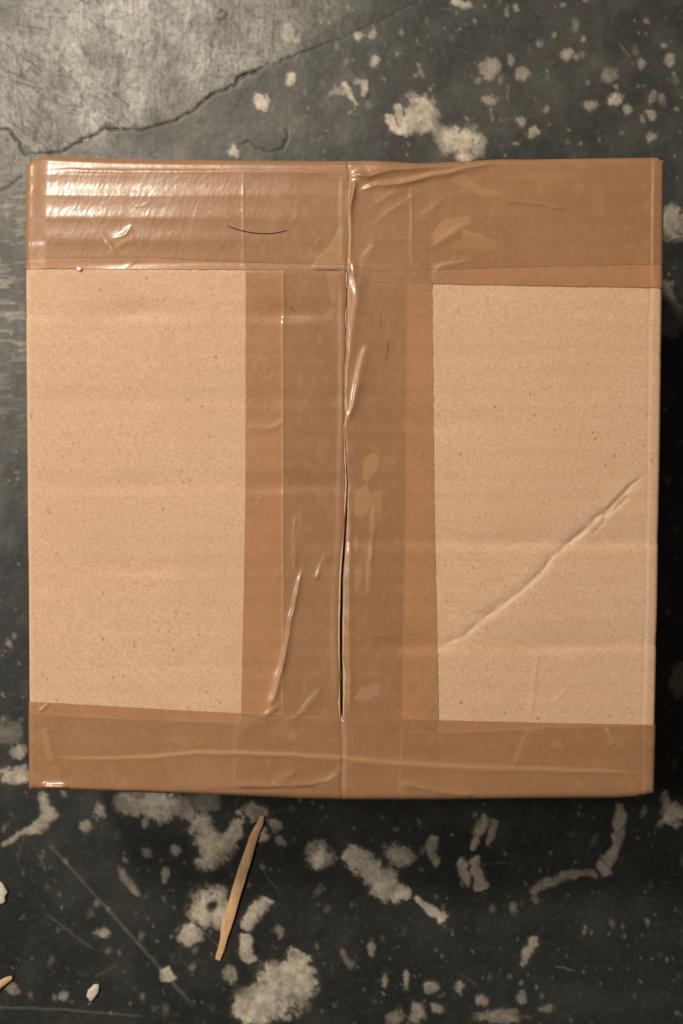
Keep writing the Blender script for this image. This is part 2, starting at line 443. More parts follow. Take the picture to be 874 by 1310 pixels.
n2 = fbm(h_, w_, 6, 5, 59, 3, 0.8)
kk = K + (1.5 * (n1 - 0.5) + 0.5 * (n2 - 0.5)) * sstep(0.0, 0.25, K)
core = sstep(0.40, 0.95, K + 1.2 * (n2 - 0.5) + 0.8 * (n1 - 0.5))
pale = np.maximum(pale, VAL * (0.58 * sstep(0.35, 0.52, kk) + 0.42 * core + 0.10 * np.clip(K * 1.5, 0, 1)))
# ring centres scraped back to paint
hole = np.zeros((h_, w_))
R.blob(hole, 271, 1160, 7, 6, 1, 0, .5); R.blob(hole, 327, 1040, 6, 5, .5)
R.blob(hole, 540, 1132, 4, 4, .3)
# many small specks
R.WX = R.X + 5 * sn(6, 6, 31); R.WY = R.Y + 5 * sn(6, 6, 32)
for k in range(4700):
    x, y = rng.uniform(FX0, FX1), rng.uniform(FY0, FY1)
    if x < 380 and y < 240: continue
    if 30 < x < 850 and 200 < y < 1012: continue
    dense = fbm_pick = 1.0
    r = min(rng.exponential(0.9) + 0.8, 4.2)
    R.blob(pale, x, y, r, r * rng.uniform(0.8, 2.0), rng.uniform(0.08, 0.5) * (0.6 if y > 1000 else 0.8), rng.normal(0, 20), 0.7)
for k in range(190):                     # fine pale scratches
    x, y = rng.uniform(FX0, FX1), rng.uniform(FY0, FY1); a = rng.normal(1.0, 0.9); L = rng.uniform(8, 40)
    R.stroke(pale, [(x, y), (x + L * math.cos(a), y + L * math.sin(a))], rng.uniform(0.5, 1.0), rng.uniform(0.06, 0.22))
# streaky scuffs in the left-hand strip
sc = sstep(0.54, 0.72, fbm(h_, w_, 4, 22, 41, 4)) * sstep(70, 10, R.X) * sstep(190, 280, R.Y) * sstep(620, 420, R.Y)
pale = np.maximum(pale, sc * 0.42)
flake = sstep(0.30, 0.62, fbm(h_, w_, 9, 9, 51, 5)) * 0.7 + sstep(0.35, 0.6, fbm(h_, w_, 30, 30, 56, 3)) * 0.3
pale = pale * (0.65 + 0.35 * flake) * (1 - hole)
pale = pale + 0.10 * np.clip(fbm(h_, w_, 40, 40, 52, 5) - 0.47, 0, 1) * 1.6 * (1 - skin) * (1 - 0.55 * sstep(700, 1000, R.Y))
pale = np.clip(pale, 0, 1)
hgt += pale * 0.00035 * (0.6 + 0.8 * fbm(h_, w_, 5, 5, 53, 3)) + 0.00030 * sn(26, 26, 54, 5) - crack * 0.0003
hgt += worn * 0.00022 * sn(9, 3, 55, 3)
bord = np.minimum(np.minimum(R.X - FX0, FX1 - R.X), np.minimum(R.Y - FY0, FY1 - R.Y))
bord = bord + 70 * sn(70, 70, 57, 4) * sstep(0, 60, bord)
feather = sstep(4, 190, bord)
hgt *= feather; finem = feather
worn *= feather; crack *= feather; pale *= sstep(4, 60, bord)

step = 1.7
def spaced(a, lo, hi, b):
    return np.concatenate([np.linspace(a, lo, int((lo - a) / 5), endpoint=False), np.linspace(lo, hi, int((hi - lo) / step), endpoint=False), np.linspace(hi, b, int((b - hi) / 5))])
gx = spaced(FX0, -30, 904, FX1); gy = spaced(FY0, -30, 1340, FY1)
GX, GY = np.meshgrid(gx, gy)
wx, wy = to_plane(GX, GY, 0.0)
V = np.stack([wx, wy, R.sample(hgt, GX, GY)], -1).reshape(-1, 3)
Q = grid_faces(len(gy), len(gx))
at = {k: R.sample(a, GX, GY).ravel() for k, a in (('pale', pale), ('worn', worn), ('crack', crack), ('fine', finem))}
nr, nc = GX.shape
idx = np.arange(nr * nc).reshape(nr, nc)
loop = np.concatenate([idx[0, :-1], idx[:-1, -1], idx[-1, :0:-1], idx[:0:-1, 0]])
ring = V[loop].copy(); ring[:, :2] *= 8
n0 = len(V); m = len(loop); ro = n0 + np.arange(m)
Q2 = np.stack([loop, np.roll(loop, -1), np.roll(ro, -1), ro], -1)
V = np.vstack([V, ring]); Q = np.vstack([Q, Q2])
for k in at: at[k] = np.concatenate([at[k], np.zeros(m)])
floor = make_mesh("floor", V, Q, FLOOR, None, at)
tag(floor, "dark painted concrete floor with pale worn spots and a cracked lighter skin", None, None, "structure")
del R, pale, worn, crack, hgt

# ------------------------------------------------------------------ parcel: relief maps of its top
T = Raster(0, 160, 880, 1060)
h_, w_ = T.h, T.w
X, Y = T.X, T.Y
EL = lambda y: np.interp(y, [203, 350, 1010], [29.3, 32.3, 36.5])
ER = lambda y: np.interp(y, [203, 400, 600, 800, 1016], [850, 848, 846, 842, 837])
ET = lambda x: np.interp(x, [33, 37, 48, 90, 160, 300, 420, 480, 540, 590, 640, 680, 800, 842, 848], [203, 198, 194, 196, 198, 201, 203.5, 204, 208.5, 206, 203, 203, 201, 200.5, 204])
EB = lambda x: np.interp(x, [38, 160, 250, 300, 380, 440, 560, 700, 790, 815, 835], [1011, 1014, 1016.5, 1018, 1022, 1023.5, 1023.5, 1022, 1021.5, 1020, 1016])
SEAM = [(446, 190), (446, 300), (445, 345), (441, 545), (445, 620), (443, 660), (438, 740), (436.5, 800), (437, 915), (438, 1030)]
SEAM_X = lambda y: np.interp(y, [p[1] for p in SEAM], [p[0] for p in SEAM])

base = np.zeros((h_, w_))                 # cardboard relief, shared by everything on top
tape = np.zeros((h_, w_))                 # relief of the tape itself
air = np.zeros((h_, w_)); dirt_c = np.zeros((h_, w_)); dirt_t = np.zeros((h_, w_))
N = lambda cy, cx, seed, o=4: fbm(h_, w_, cy, cx, seed, o) - 0.5
base += 0.0011 * N(230, 230, 61, 2) + 0.00030 * N(60, 160, 62, 3)
# flutes pressed through: valleys across each flap
for side, lst in (('L', [(403, .00030), (622, .00024), (728, .00018), (512, .00008), (850, .00008)]), ('R', [(543, .00014), (692, .00026), (825, .00030), (455, .00008)])):
    m = sstep(60, -60, X - 440) if side == 'L' else sstep(-60, 60, X - 440)
    for yy, dep in lst:
        d = Y - yy - 6 * N(300, 90, int(yy), 2)
        prof = np.where(d < 0, np.exp(-(d / 17) ** 2), np.exp(-(d / 8) ** 2))
        base += -2.1 * dep * prof * m * np.clip((fbm(h_, w_, 400, 90, int(yy) + 3, 2) - .25) * 2.6, 0.1, 1.6)
ph = (Y + 2.5 * N(200, 120, 63, 2)) * 2 * math.pi / 27.0
base += 0.000026 * np.sin(ph) * (0.4 + 1.2 * fbm(h_, w_, 120, 160, 67, 2))
# long diagonal dent on the right flap
dent = [(548, 838), (566, 826), (595, 813), (615, 792), (640, 776), (668, 755), (688, 737), (706, 714), (722, 700), (745, 683), (765, 662), (778, 652), (800, 630), (829, 602)]
s, d, side, t = T.poly_dist(dent, 60)
sd = d * side                              # negative = above/left of the line
k = sstep(0, .1, t) * (1 - sstep(.93, 1, t))
sd = sd + 3.0 * (N(16, 16, 93, 2)[s]) + 2.2 * (N(6, 6, 94, 2)[s])
rj = np.random.default_rng(12)
va = np.interp(t, np.linspace(0, 1, 34), rj.uniform(.15, 1.25, 34)); vb = np.interp(t, np.linspace(0, 1, 30), rj.uniform(-.5, 1.1, 30))
base[s] += k * (-0.00030 * (0.4 + 0.6 * va) * np.exp(-((sd - 1) / 5.0) ** 2) - 0.00026 * va * np.exp(-np.abs(sd) / 1.8) + 0.00014 * np.clip(vb, 0.1, 1) * np.exp(-np.abs(sd - 3.4) / 1.4) + 0.00012 * vb * np.tanh(sd / 1.4) * np.exp(-np.abs(sd) / 11) + 0.00012 * np.exp(-((sd + 12) / 9) ** 2))
scuff = np.zeros((h_, w_)); scuff[s] = k * (np.exp(-((sd - 2.6) / 1.5) ** 2) * np.clip(0.08 + 0.42 * vb, 0, 1) + 0.2 * np.exp(-(sd / 6) ** 2))
T.ridge(base, [(766, 664), (780, 642), (800, 622), (830, 602)], [2, 5, 5, 2], [.0001, .00035, .0003, .0001], taper=.3)
T.ridge(base, [(770, 662), (790, 650), (806, 634)], 2.0, -.0004)
T.ridge(base, [(776, 654), (774, 668), (758, 684)], 2.0, -.0003)
T.ridge(base, [(688, 830), (684, 870), (678, 922)], 2.6, .00016); T.ridge(base, [(724, 882), (708, 900)], 2.5, .00014)
T.ridge(base, [(590, 790), (620, 784), (650, 764)], 5, -.00018)
# score line beside the right edge, softer one at the left
for xo, dep, sg in ((17, -.00010, 1.6), (12, .00012, 4.0)):
    d = X - (ER(Y) - xo) - 2 * N(70, 70, 66, 2)
    base += dep * np.exp(-(d / sg) ** 2)
base += -.00004 * np.exp(-((X - EL(Y) - 10) / 5.0) ** 2)
# dirt specks in the paper
rng = np.random.default_rng(8)
T.WX = X + 4 * N(22, 22, 91, 3); T.WY = Y + 4 * N(22, 22, 92, 3)
for k in range(60):
    x, y = rng.uniform(40, 840), rng.uniform(350, 920)
    T.blob(dirt_c, x, y, rng.uniform(.6, 1.2), rng.uniform(.6, 1.4), rng.uniform(.3, .9), rng.uniform(0, 180), .5)
for x, y in ((209, 383), (277, 456), (259, 520), (236, 618), (232, 603), (590, 899), (688, 919), (711, 550), (758, 554), (634, 520)):
    T.blob(dirt_c, x, y, 1.3, 1.3, 1, 0, .4)

# --- seam: tape sinks into the gap between the flaps
s, d, side, t = T.poly_dist(SEAM, 40)
ys = Y[s]
dep = np.interp(ys, [160, 340, 350, 440, 540, 590, 640, 700, 900, 914, 922, 1060], [.00022, .00024, .0006, .0006, .0005, .0009, .0016, .0030, .0030, .0020, .0004, .0003])
wid = np.interp(ys, [340, 540, 640, 740, 900, 920], [1.5, 1.1, 1.1, 1.45, 1.5, 2.0])
tape[s] += -dep * np.exp(-np.abs(d / wid) ** 2.4)
open_ = np.interp(ys, [540, 640, 720, 900, 915], [0, .5, 1, 1, 0])
tape[s] += -.00035 * open_ * np.exp(-(d / 7) ** 2)
# folds standing beside the seam
T.ridge(tape, [(436, 344), (437, 400), (437, 470), (437, 545), (436, 600), (434, 690), (428, 780), (430, 912)], [2.8, 2.6, 2.6, 2.8, 3.2, 4.2, 4.2, 4], [.00014, .00018, .00015, .00016, .00012, .00016, .00018, .00016], taper=.06)
T.ridge(tape, [(462, 338), (457, 380), (450, 430), (444, 480), (441, 540)], [6, 5.5, 4.2, 3.0, 2], [.0004, .0005, .00042, .0003, .00015], taper=.18)
T.ridge(tape, [(441, 543), (452, 520), (458, 485), (463, 460), (469, 438)], [2.4, 4, 5.2, 4.8, 4], [.0003, .0007, .00085, .0006, .0003], taper=.15, lean=.25)
T.ridge(tape, [(446, 640), (448, 700), (446, 800), (447, 915)], 3.2, .0003, taper=.08)
# sharp wrinkle at lower left of the centre
T.ridge(tape, [(342, 912), (352, 890), (360, 860), (366, 832), (374, 790), (380, 752), (388, 722)], [4.5, 4.0, 3.2, 3.0, 2.7, 2.4, 1.8], [.0007, .0009, .0008, .0007, .0007, .0006, .0003], taper=.10)
T.ridge(tape, [(334, 919), (347, 909), (362, 900)], 3.0, .0006, taper=.4)
T.ridge(tape, [(314, 548), (340, 548), (354, 546), (364, 537)], 2.2, .00018, taper=.15)
T.ridge(tape, [(378, 656), (376, 690), (377, 730)], [2, 3, 2], .00022); T.ridge(tape, [(418, 708), (408, 730), (405, 742)], 3, .0003)
T.ridge(tape, [(410, 880), (396, 898), (384, 914), (372, 922)], 3.0, .00030)
T.ridge(tape, [(480, 640), (476, 700), (470, 760)], [3, 2.4, 3], .00022)
T.ridge(tape, [(362, 350), (362, 600), (362, 900)], 1.2, .00008, taper=0)
# long ridge along the bottom band
low = [(60, 968), (90, 970), (150, 970), (200, 968), (252, 963), (300, 963.5), (360, 964.5), (440, 970), (510, 976), (600, 981), (700, 984), (826, 988)]
T.ridge(tape, low, [1.5, 2.0, 2.4, 2.6, 2.8, 3, 3, 3, 3, 3, 2.6, 2], [.0001, .0001, .0002, .0003, .00035, .0003, .0002, .00018, .0002, .00018, .0002, .0002], taper=.08)
T.ridge(tape, [(300, 1004), (370, 1006), (420, 998), (442, 982)], 4, .0005); T.ridge(tape, [(510, 1000), (560, 1012), (610, 1016)], 4, .0004)
T.ridge(tape, [(348, 1000), (372, 990), (380, 984)], 4, .0003); T.ridge(tape, [(50, 912), (62, 900)], 1.4, .0003)
T.ridge(tape, [(58, 930), (66, 960), (70, 976)], 3, .00025); T.ridge(tape, [(676, 930), (664, 960), (655, 980)], 3.0, .0002); T.ridge(tape, [(776, 930), (786, 955)], 4, .00025)
T.ridge(tape, [(40, 1006), (75, 1008), (160, 1010), (250, 1012)], 2.4, .0002, taper=.2)
T.ridge(tape, [(50, 1005), (70, 1006), (92, 1007)], 3.2, .0010, taper=.25)
T.ridge(tape, [(250, 1010), (320, 1010), (400, 1006), (438, 1000)], 2.6, -.0003, taper=.35)
# folds of the top band
T.ridge(tape, [(60, 214), (160, 216), (300, 217), (440, 219)], [2, 2.2, 2.4, 3], [.0001, .0001, .00015, .0003], taper=.1)
T.ridge(tape, [(446, 222), (470, 226), (500, 218), (560, 214), (600, 210)], [3, 5, 4, 4, 3], [.0010, .0011, .0008, .0007, .0003], taper=.1)
T.ridge(tape, [(456, 244), (480, 238), (510, 236), (556, 226), (610, 214), (640, 206)], [2, 3, 3, 3.5, 3, 2], [.0004, .0007, .0008, .0007, .0006, .0004], taper=.1)
T.ridge(tape, [(454, 226), (452, 244), (449, 262), (448, 300), (448, 340)], [3, 3.2, 2.4, 2, 2], [.0009, .0010, .0004, .0002, .0002], taper=.12)
T.ridge(tape, [(438, 224), (437, 260), (437, 340)], 2.0, .00007, taper=.15)
T.ridge(tape, [(450, 326), (452, 350), (456, 384)], 3.2, .0006, taper=.4)
T.ridge(tape, [(525, 238), (526, 290), (526, 344)], 1.8, .00009, taper=.2); T.ridge(tape, [(310, 214), (311, 280), (312, 344)], 1.6, .00003, taper=.1)
T.ridge(tape, [(524, 286), (560, 262), (574, 246)], 4, .0002, taper=.45); T.ridge(tape, [(546, 320), (576, 300), (608, 278)], 4, .00022, taper=.45); T.ridge(tape, [(582, 292), (612, 304), (642, 320)], 3, .00018, taper=.45)
T.ridge(tape, [(470, 268), (500, 250), (530, 242)], 5, .0002, taper=.45); T.ridge(tape, [(462, 296), (490, 276), (550, 240)], 4, .00018, taper=.45); T.ridge(tape, [(460, 338), (474, 318), (484, 300)], 4, .0002, taper=.45)
T.ridge(tape, [(553, 362), (556, 350), (564, 341), (582, 336), (610, 333)], 2.8, .00028, taper=.35)
T.ridge(tape, [(600, 226), (630, 246), (652, 258), (690, 262), (730, 268)], [4, 3, 2, 1.5, 1.5], .00030)
T.ridge(tape, [(114, 270), (130, 298), (152, 330)], 1.6, .00016, taper=.3); T.ridge(tape, [(140, 309), (160, 300), (171, 284)], 2.6, .00028, taper=.4); T.ridge(tape, [(146, 318), (170, 306)], 3, .00014, taper=.45)
T.ridge(tape, [(836, 215), (835, 280), (834, 366)], 2.4, .00012, taper=.1)
T.ridge(tape, [(396, 345), (425, 345.5), (450, 346)], 1.2, -.0002, taper=.3)
# the top left edge droops and each pressed flute there tilts a little differently
bandm = sstep(560, 130, X) * sstep(350, 335, Y)
yy = np.arange(160, 1061.0)
slope = np.interp(yy, [160, 209, 214, 219, 223, 228, 234, 247, 251, 256, 276, 281, 287, 306, 311, 328, 333, 346],
                  [.12, .15, .20, .15, .06, .10, .14, .185, .05, .10, .125, .015, .055, .07, -.03, .02, .0, 0]) * MM
prof = np.cumsum(slope); prof -= np.interp(346, yy, prof)
base += bandm * prof[:, None] - bandm * 0.022 * np.clip(X - 60, 0, 400) * MM
base -= 0.0009 * sstep(62, 34, X) * sstep(350, 335, Y)
for k in range(110):                       # faint random creases of the film
    x, y = rng.uniform(45, 835), rng.uniform(212, 1005)
    if 345 < y < 910 and not 318 < x < 555: continue
    a = rng.choice([0.0, 1.57]) + rng.normal(0, .45); L = rng.uniform(10, 46); c, n_ = math.cos(a), math.sin(a)
    T.ridge(tape, [(x - L * c / 2, y - L * n_ / 2), (x + rng.normal(0, 1.5), y + rng.normal(0, 1.5)), (x + L * c / 2, y + L * n_ / 2)], rng.uniform(1.1, 2.2), rng.uniform(.00003, .00010), taper=.4)
# fine wrinkle grain of the film
streak = fbm(h_, w_, 11, 3.0, 71, 3, 0.7) - 0.5
slant = np.zeros_like(streak)
for j in range(h_):
    slant[j] = np.roll(streak[j], int(-(j * 0.35)) % w_)
tl = sstep(470, 300, X) * sstep(350, 330, Y) * sstep(205, 220, Y)
tape += slant * (0.000010 + 0.000048 * tl) + 0.00010 * N(34, 34, 72, 3) + 0.000016 * N(5, 5, 73, 2)
tape += 0.000020 * tl * (fbm(h_, w_, 5, 16, 74, 3) - .5)

# --- where the film stands off the paper it shows paler
A = lambda pts, v=.8, soft=1.2: T.polygon(air, pts, v, soft)
T.WX = X + 5 * N(14, 14, 81, 3); T.WY = Y + 5 * N(14, 14, 82, 3)
A([(440, 284), (441, 344), (398, 342), (404, 330), (418, 320), (428, 304)], .85)
A([(553, 300), (566, 284), (600, 276), (604, 284), (582, 300), (556, 316)], .8); A([(590, 292), (638, 312), (630, 320), (594, 306)], .7); A([(578, 312), (600, 302), (632, 308), (632, 322), (576, 318)], .5)
A([(552, 340), (570, 336), (600, 333), (576, 343), (556, 360)], .6); A([(460, 330), (474, 312), (480, 314), (474, 330), (462, 345)], .6)
A([(578, 230), (596, 224), (612, 238), (640, 246), (655, 258), (620, 252), (590, 240)], .6); A([(690, 228), (720, 224), (724, 232), (700, 236)], .35)
A([(530, 286), (548, 268), (560, 264), (548, 280)], .5); A([(468, 296), (484, 280), (500, 268), (486, 286)], .4); A([(640, 225), (690, 222), (760, 224), (700, 232), (650, 232)], .3)
A([(466, 590), (474, 580), (486, 582), (484, 600), (470, 618), (464, 610)], .75); A([(456, 628), (470, 620), (476, 640), (466, 664), (454, 660)], .8); A([(474, 632), (490, 626), (488, 660), (478, 690), (474, 660)], .6)
A([(452, 690), (459, 684), (460, 696), (454, 706)], .7); A([(452, 730), (462, 722), (462, 745), (456, 760)], .7); A([(472, 700), (478, 700), (474, 756), (467, 760)], .7)
A([(452, 894), (462, 880), (484, 873), (486, 888), (470, 896)], .75); A([(376, 690), (382, 656), (388, 664), (382, 690), (376, 732)], .6)
A([(404, 742), (408, 722), (422, 708), (418, 724)], .65); A([(386, 874), (391, 872), (392, 884), (387, 886)], .5); A([(382, 914), (392, 894), (410, 880), (408, 892), (390, 912)], .75)
A([(418, 348), (428, 398), (434, 348)], .55); A([(418, 410), (424, 394), (432, 396), (426, 410)], .6); A([(386, 368), (394, 360), (398, 362), (390, 370)], .5)
A([(428, 396), (418, 410), (416, 404), (422, 396)], .5); A([(363, 610), (366, 608), (370, 620), (364, 620)], .5)
A([(510, 480), (516, 472), (517, 486), (512, 488)], .4); A([(512, 540), (520, 530), (524, 540)], .4)
A([(344, 1002), (366, 992), (380, 984), (374, 992), (356, 1002)], .6); A([(400, 1004), (432, 988), (440, 984), (434, 998), (416, 1006)], .7); A([(366, 942), (376, 930), (384, 940), (378, 948)], .55); A([(340, 936), (358, 928), (372, 932), (364, 944)], .35)
A([(676, 930), (684, 930), (668, 970), (656, 984), (660, 966)], .5); A([(700, 950), (716, 948), (722, 960), (710, 958)], .5); A([(772, 928), (786, 938), (800, 944), (796, 956), (784, 960)], .5); A([(52, 930), (62, 940), (72, 976), (60, 972)], .45)
A([(228, 986), (300, 978), (302, 1006), (224, 1006)], .22); A([(306, 914), (330, 918), (300, 948), (300, 960), (296, 940)], .4)
A([(120, 276), (132, 292), (150, 324), (136, 312)], .5); A([(146, 310), (158, 300), (168, 288), (170, 308), (150, 318)], .6)
T.WX, T.WY = X, Y
for pts, w, v in [([(311, 215), (311, 345)], 1.2, .7), ([(526, 238), (527, 345)], 1.4, .7), ([(553, 250), (552, 362)], 1.0, .35), ([(362, 346), (363, 912)], 1.2, .65),
                  ([(302, 916), (300, 1012)], 1.3, .6), ([(515, 925), (511, 1016)], 1.3, .6), ([(440, 920), (441, 1014)], [5, 5, 4], .55), ([(452, 920), (450, 975)], 1, .3),
                  ([(520, 362), (520, 640), (514, 915)], .9, .35), ([(316, 548), (344, 548), (363, 538)], 2.4, .7), (low, [1.5, 2, 3, 3.5, 3.5, 3.5, 4, 4, 4, 4, 3, 2], .8),
                  ([(364, 624), (440, 625)], 1.6, .5), ([(318, 622), (360, 624)], 1.5, .3), ([(436, 348), (437, 545), (434, 690), (428, 780), (430, 912)], [4, 4, 5, 5, 5], .55),
                  ([(447, 640), (447, 915)], 3.2, .45), ([(458, 350), (450, 430), (442, 530)], [7, 5, 3], .6), ([(442, 543), (458, 485), (469, 438)], [3, 6, 4], .8),
                  ([(366, 905), (362, 840), (364, 912)], 2, .3), ([(347, 900), (366, 832), (388, 722)], [7, 4, 3], .55), ([(470, 363), (553, 363)], 1.6, .5),
                  ([(480, 812), (520, 808)], 1.5, .35), ([(310, 417), (335, 410)], 1.5, .4), ([(340, 600), (362, 606)], 1.2, .4), ([(310, 912), (352, 918), (436, 917)], 1.4, .5), ([(520, 918), (555, 921)], 1.2, .4),
                  ([(60, 216), (300, 218), (440, 221)], 2.0, .5), ([(446, 244), (500, 236), (560, 224), (640, 207)], [3, 5, 5, 3], .5), ([(437, 224), (437, 340)], [3, 3, 3], .6), ([(447, 240), (447, 340)], 2, .45),
                  ([(836, 215), (833, 366)], 1.6, .4), ([(526, 905), (550, 870), (556, 850)], [3, 4, 3], .4), ([(510, 937), (600, 936), (700, 931)], 1.2, .45), ([(55, 915), (180, 921), (302, 925)], 1.0, .35)]:
    T.stroke(air, pts, w, v, soft=.7)
for k in range(130):                       # pin-head air bells and crumbs under the film
    x, y = rng.uniform(40, 840), rng.uniform(212, 1008)
    T.blob(air, x, y, rng.uniform(.7, 2.0), rng.uniform(.7, 2.4), rng.uniform(.2, .7), 0, .6)
for pts, w in [([(405, 345), (430, 345.5), (450, 346)], .8), ([(497, 438), (496, 452)], .8), ([(494, 456), (494, 462)], .9), ([(372, 394), (376, 396), (377, 399)], .8), ([(487, 400), (487, 418)], .5)]:
    T.stroke(dirt_t, pts, w, .8, taper=False)

patchy = sstep(0.58, 0.70, fbm(h_, w_, 26, 16, 85, 5, 0.65)) * 0.22 + sstep(0.60, 0.68, fbm(h_, w_, 6, 6, 86, 3)) * 0.22
tape += 0.00007 * air
air = np.clip(np.maximum(air, patchy), 0, 1)
# ------------------------------------------------------------------ parcel geometry
def fold(Xp, Yp, off, rx=1.6e-3, ry=2.2e-3):
    """wrap flat positions over the parcel's four top edges; returns photo position, drop and flatness"""
    px = Xp.copy(); py = Yp.copy(); drop = np.zeros_like(Xp); flat = np.ones_like(Xp)
    Yc = np.clip(Yp, ET(Xp), EB(Xp)); Xc = np.clip(Xp, EL(Yp), ER(Yp))
    for axis, sgn, edge, r in ((0, -1, EL(Yc), rx), (0, 1, ER(Yc), rx), (1, -1, ET(Xc), ry), (1, 1, EB(Xc), ry)):
        src = Xp if axis == 0 else Yp
        rp = r / MM
        c = edge - sgn * rp                             # where the bend starts
        d = np.maximum(sgn * (src - c), 0) * MM         # arc length past it
        on = d > 0
        ang = np.minimum(d / r, math.pi / 2)
        rest = np.maximum(d - r * math.pi / 2, 0)
        hor = (r + off) * np.sin(ang) / MM
        dr = (r + off) * (1 - np.cos(ang)) + rest
        if axis == 0: px = np.where(on, c + sgn * hor, px)
        else: py = np.where(on, c + sgn * hor, py)
        drop = np.maximum(drop, np.where(on, dr, 0))
        flat = np.minimum(flat, np.where(on, np.cos(ang), 1))
    return px, py, drop, flat

box = bpy.data.objects.new("cardboard_box", None)
COL.objects.link(box)
tag(box, "square brown cardboard parcel sealed with crossed brown packing tape, lying on dark floor", "cardboard box")

def sheet(name, xs, ys_top, ys_bot, rows, mat, off, use_tape, layer_fn=None, X_of=None):
    """one sheet laid on the parcel top and bent over its edges. xs: columns; ys_*: functions of x"""
    u = np.asarray(xs, float); v = np.linspace(0, 1, rows)
    Xg = np.repeat(u[None], rows, 0)
    t0, t1 = ys_top(u), ys_bot(u)
    Yg = t0[None] + (t1 - t0)[None] * v[:, None]
    if X_of is not None: Xg = X_of(Xg, Yg)
    return lay(name, Xg, Yg, mat, off, use_tape, layer_fn)

def lay(name, Xg, Yg, mat, off, use_tape, layer_fn=None):
    px, py, drop, flat = fold(Xg, Yg, off)
    hx = T.sample(base, px, py)
    if use_tape: hx = hx + T.sample(tape, px, py) * np.clip(flat, 0, 1) ** 0.5
    xw, yw = to_plane(px, py, BOX_H)
    z = BOX_H + off + hx - drop
    at = {}
    if use_tape:
        at['air'] = T.sample(air, px, py)
        at['layers'] = layer_fn(Xg, Yg) if layer_fn else np.zeros_like(Xg)
        at['dirt'] = T.sample(dirt_t, px, py)
    else:
        at['dirt'] = T.sample(dirt_c, px, py); at['scuff'] = T.sample(scuff, px, py)
    return make_mesh(name, np.stack([xw, yw, z], -1).reshape(-1, 3), grid_faces(*Xg.shape), mat, box, at)

# flaps: paper board 3 mm thick, bent down at the outer edge and cut at the seam
def flap(name, left):
    n = 190 if left else 330
    v = np.linspace(-1, 1, 400)
    u = np.linspace(0, 1, n)
    rows = []
    Yc = np.linspace(182, 1042, 370 if left else 640)
    Yg = np.repeat(Yc[:, None], n, 1)
    if left: a = EL(Yc) - 24; b = SEAM_X(Yc) - np.interp(Yc, [560, 720, 900, 1000], [0.8, 2.0, 2.0, 1.2])
    else: a = SEAM_X(Yc) + np.interp(Yc, [560, 720, 900, 1000], [0.8, 2.0, 2.0, 1.2]); b = ER(Yc) + 24
    Xg = a[:, None] + (b - a)[:, None] * u[None]
    Yg = np.clip(Yg, ET(Xg) - 18, EB(Xg) + 18)
    o = lay(name, Xg, Yg, CARD, 0.0, False)
    # cut edge at the seam
    me = o.data
    nr, nc = Xg.shape
    co = np.empty(nr * nc * 3, np.float32); me.vertices.foreach_get("co", co); co = co.reshape(nr, nc, 3)
    e = co[:, -1] if left else co[:, 0]
    e2 = e.copy(); e2[:, 2] -= 0.003
    vv = np.concatenate([e, e2]); m = nr
    i = np.arange(m - 1)
    q = np.stack([i, i + 1, i + 1 + m, i + m], -1)
    if not left: q = q[:, ::-1]
    c = make_mesh("cut_edge", vv, q, CARD, o, {'dirt': np.zeros(2 * m)}, False)
    return o
flap("flap", True)
flap("flap", False)

# walls under the flaps
def slab(name, pts, z0, z1, mat):
    p = [(float(a), float(b)) for a, b in pts]
    v = [(x, y, z0) for x, y in p] + [(x, y, z1) for x, y in p]
    n = len(p)
    q = [(i, (i + 1) % n, n + (i + 1) % n, n + i) for i in range(n)] + [tuple(range(n, 2 * n)), tuple(range(n - 1, -1, -1))]
    return make_mesh(name, v, q, mat, box, {'dirt': np.zeros(2 * n)}, False)
inset = 3.0
cs = [(EL(203) + inset, 206 + inset), (ER(203) - inset, 206 + inset), (ER(1016) - inset, 1014 - inset), (EL(1010) + inset, 1010 - inset)]
W = [np.array(to_plane(x, y, BOX_H)) for x, y in cs]
cen = sum(W) / 4
for i in range(4):
    a, b = W[i], W[(i + 1) % 4]
    ai = a + (cen - a) * 0.03; bi = b + (cen - b) * 0.03
    slab("wall", [a, ai, bi, b], 0.0012, BOX_H - 0.0062, CARD)
slab("bottom_panel", [p + (cen - p) * 0.035 for p in W[::-1]], 0.0014, 0.0044, CARD)
my = (W[0] + W[3]) / 2; mx = (W[1] + W[2]) / 2
def toward(p, k): return p + (cen - p) * k
slab("inner_flap", [toward(p, .04) for p in (my, mx, W[1], W[0])], BOX_H - 0.0105, BOX_H - 0.0072, CARD)
slab("inner_flap", [toward(p, .04) for p in (W[3], W[2], mx, my)], BOX_H - 0.0105, BOX_H - 0.0072, CARD)

# tape edges
AL = lambda y: np.interp(y, [160, 344, 640, 915, 1060], [311, 314.5, 314, 308.5, 305])
AR = lambda y: np.interp(y, [160, 362, 640, 915, 1060], [526, 521, 520, 514, 511])
BL = lambda y: np.interp(y, [160, 362, 640, 915, 1060], [363, 362.5, 362.5, 362.5, 363])
BR = lambda y: np.interp(y, [160, 362, 500, 660, 760, 925, 1060], [553, 553, 554, 556, 558, 561, 563])
CB = lambda x: np.interp(x, [-200, 33, 180, 310, 440, 480, 560, 700, 848, 1000], [332, 331, 329, 335, 338, 346, 345, 341, 338, 337])
DB = lambda x: np.interp(x, [-200, 33, 120, 314, 440, 447, 476, 556, 700, 848, 1000], [344, 344, 344, 345, 345.5, 350, 361, 363, 366, 368.5, 369])
ETp = lambda y: np.interp(y, [-200, 40, 120, 200, 310, 440, 560, 700, 840, 1000], [896, 898, 902, 907, 912.5, 917, 920.5, 924, 926.5, 928])
FTp = lambda y: np.interp(y, [-200, 40, 120, 200, 302, 440, 510, 600, 700, 840, 1000], [914, 914, 918, 921, 925, 928, 936, 936, 931.5, 927.5, 926])

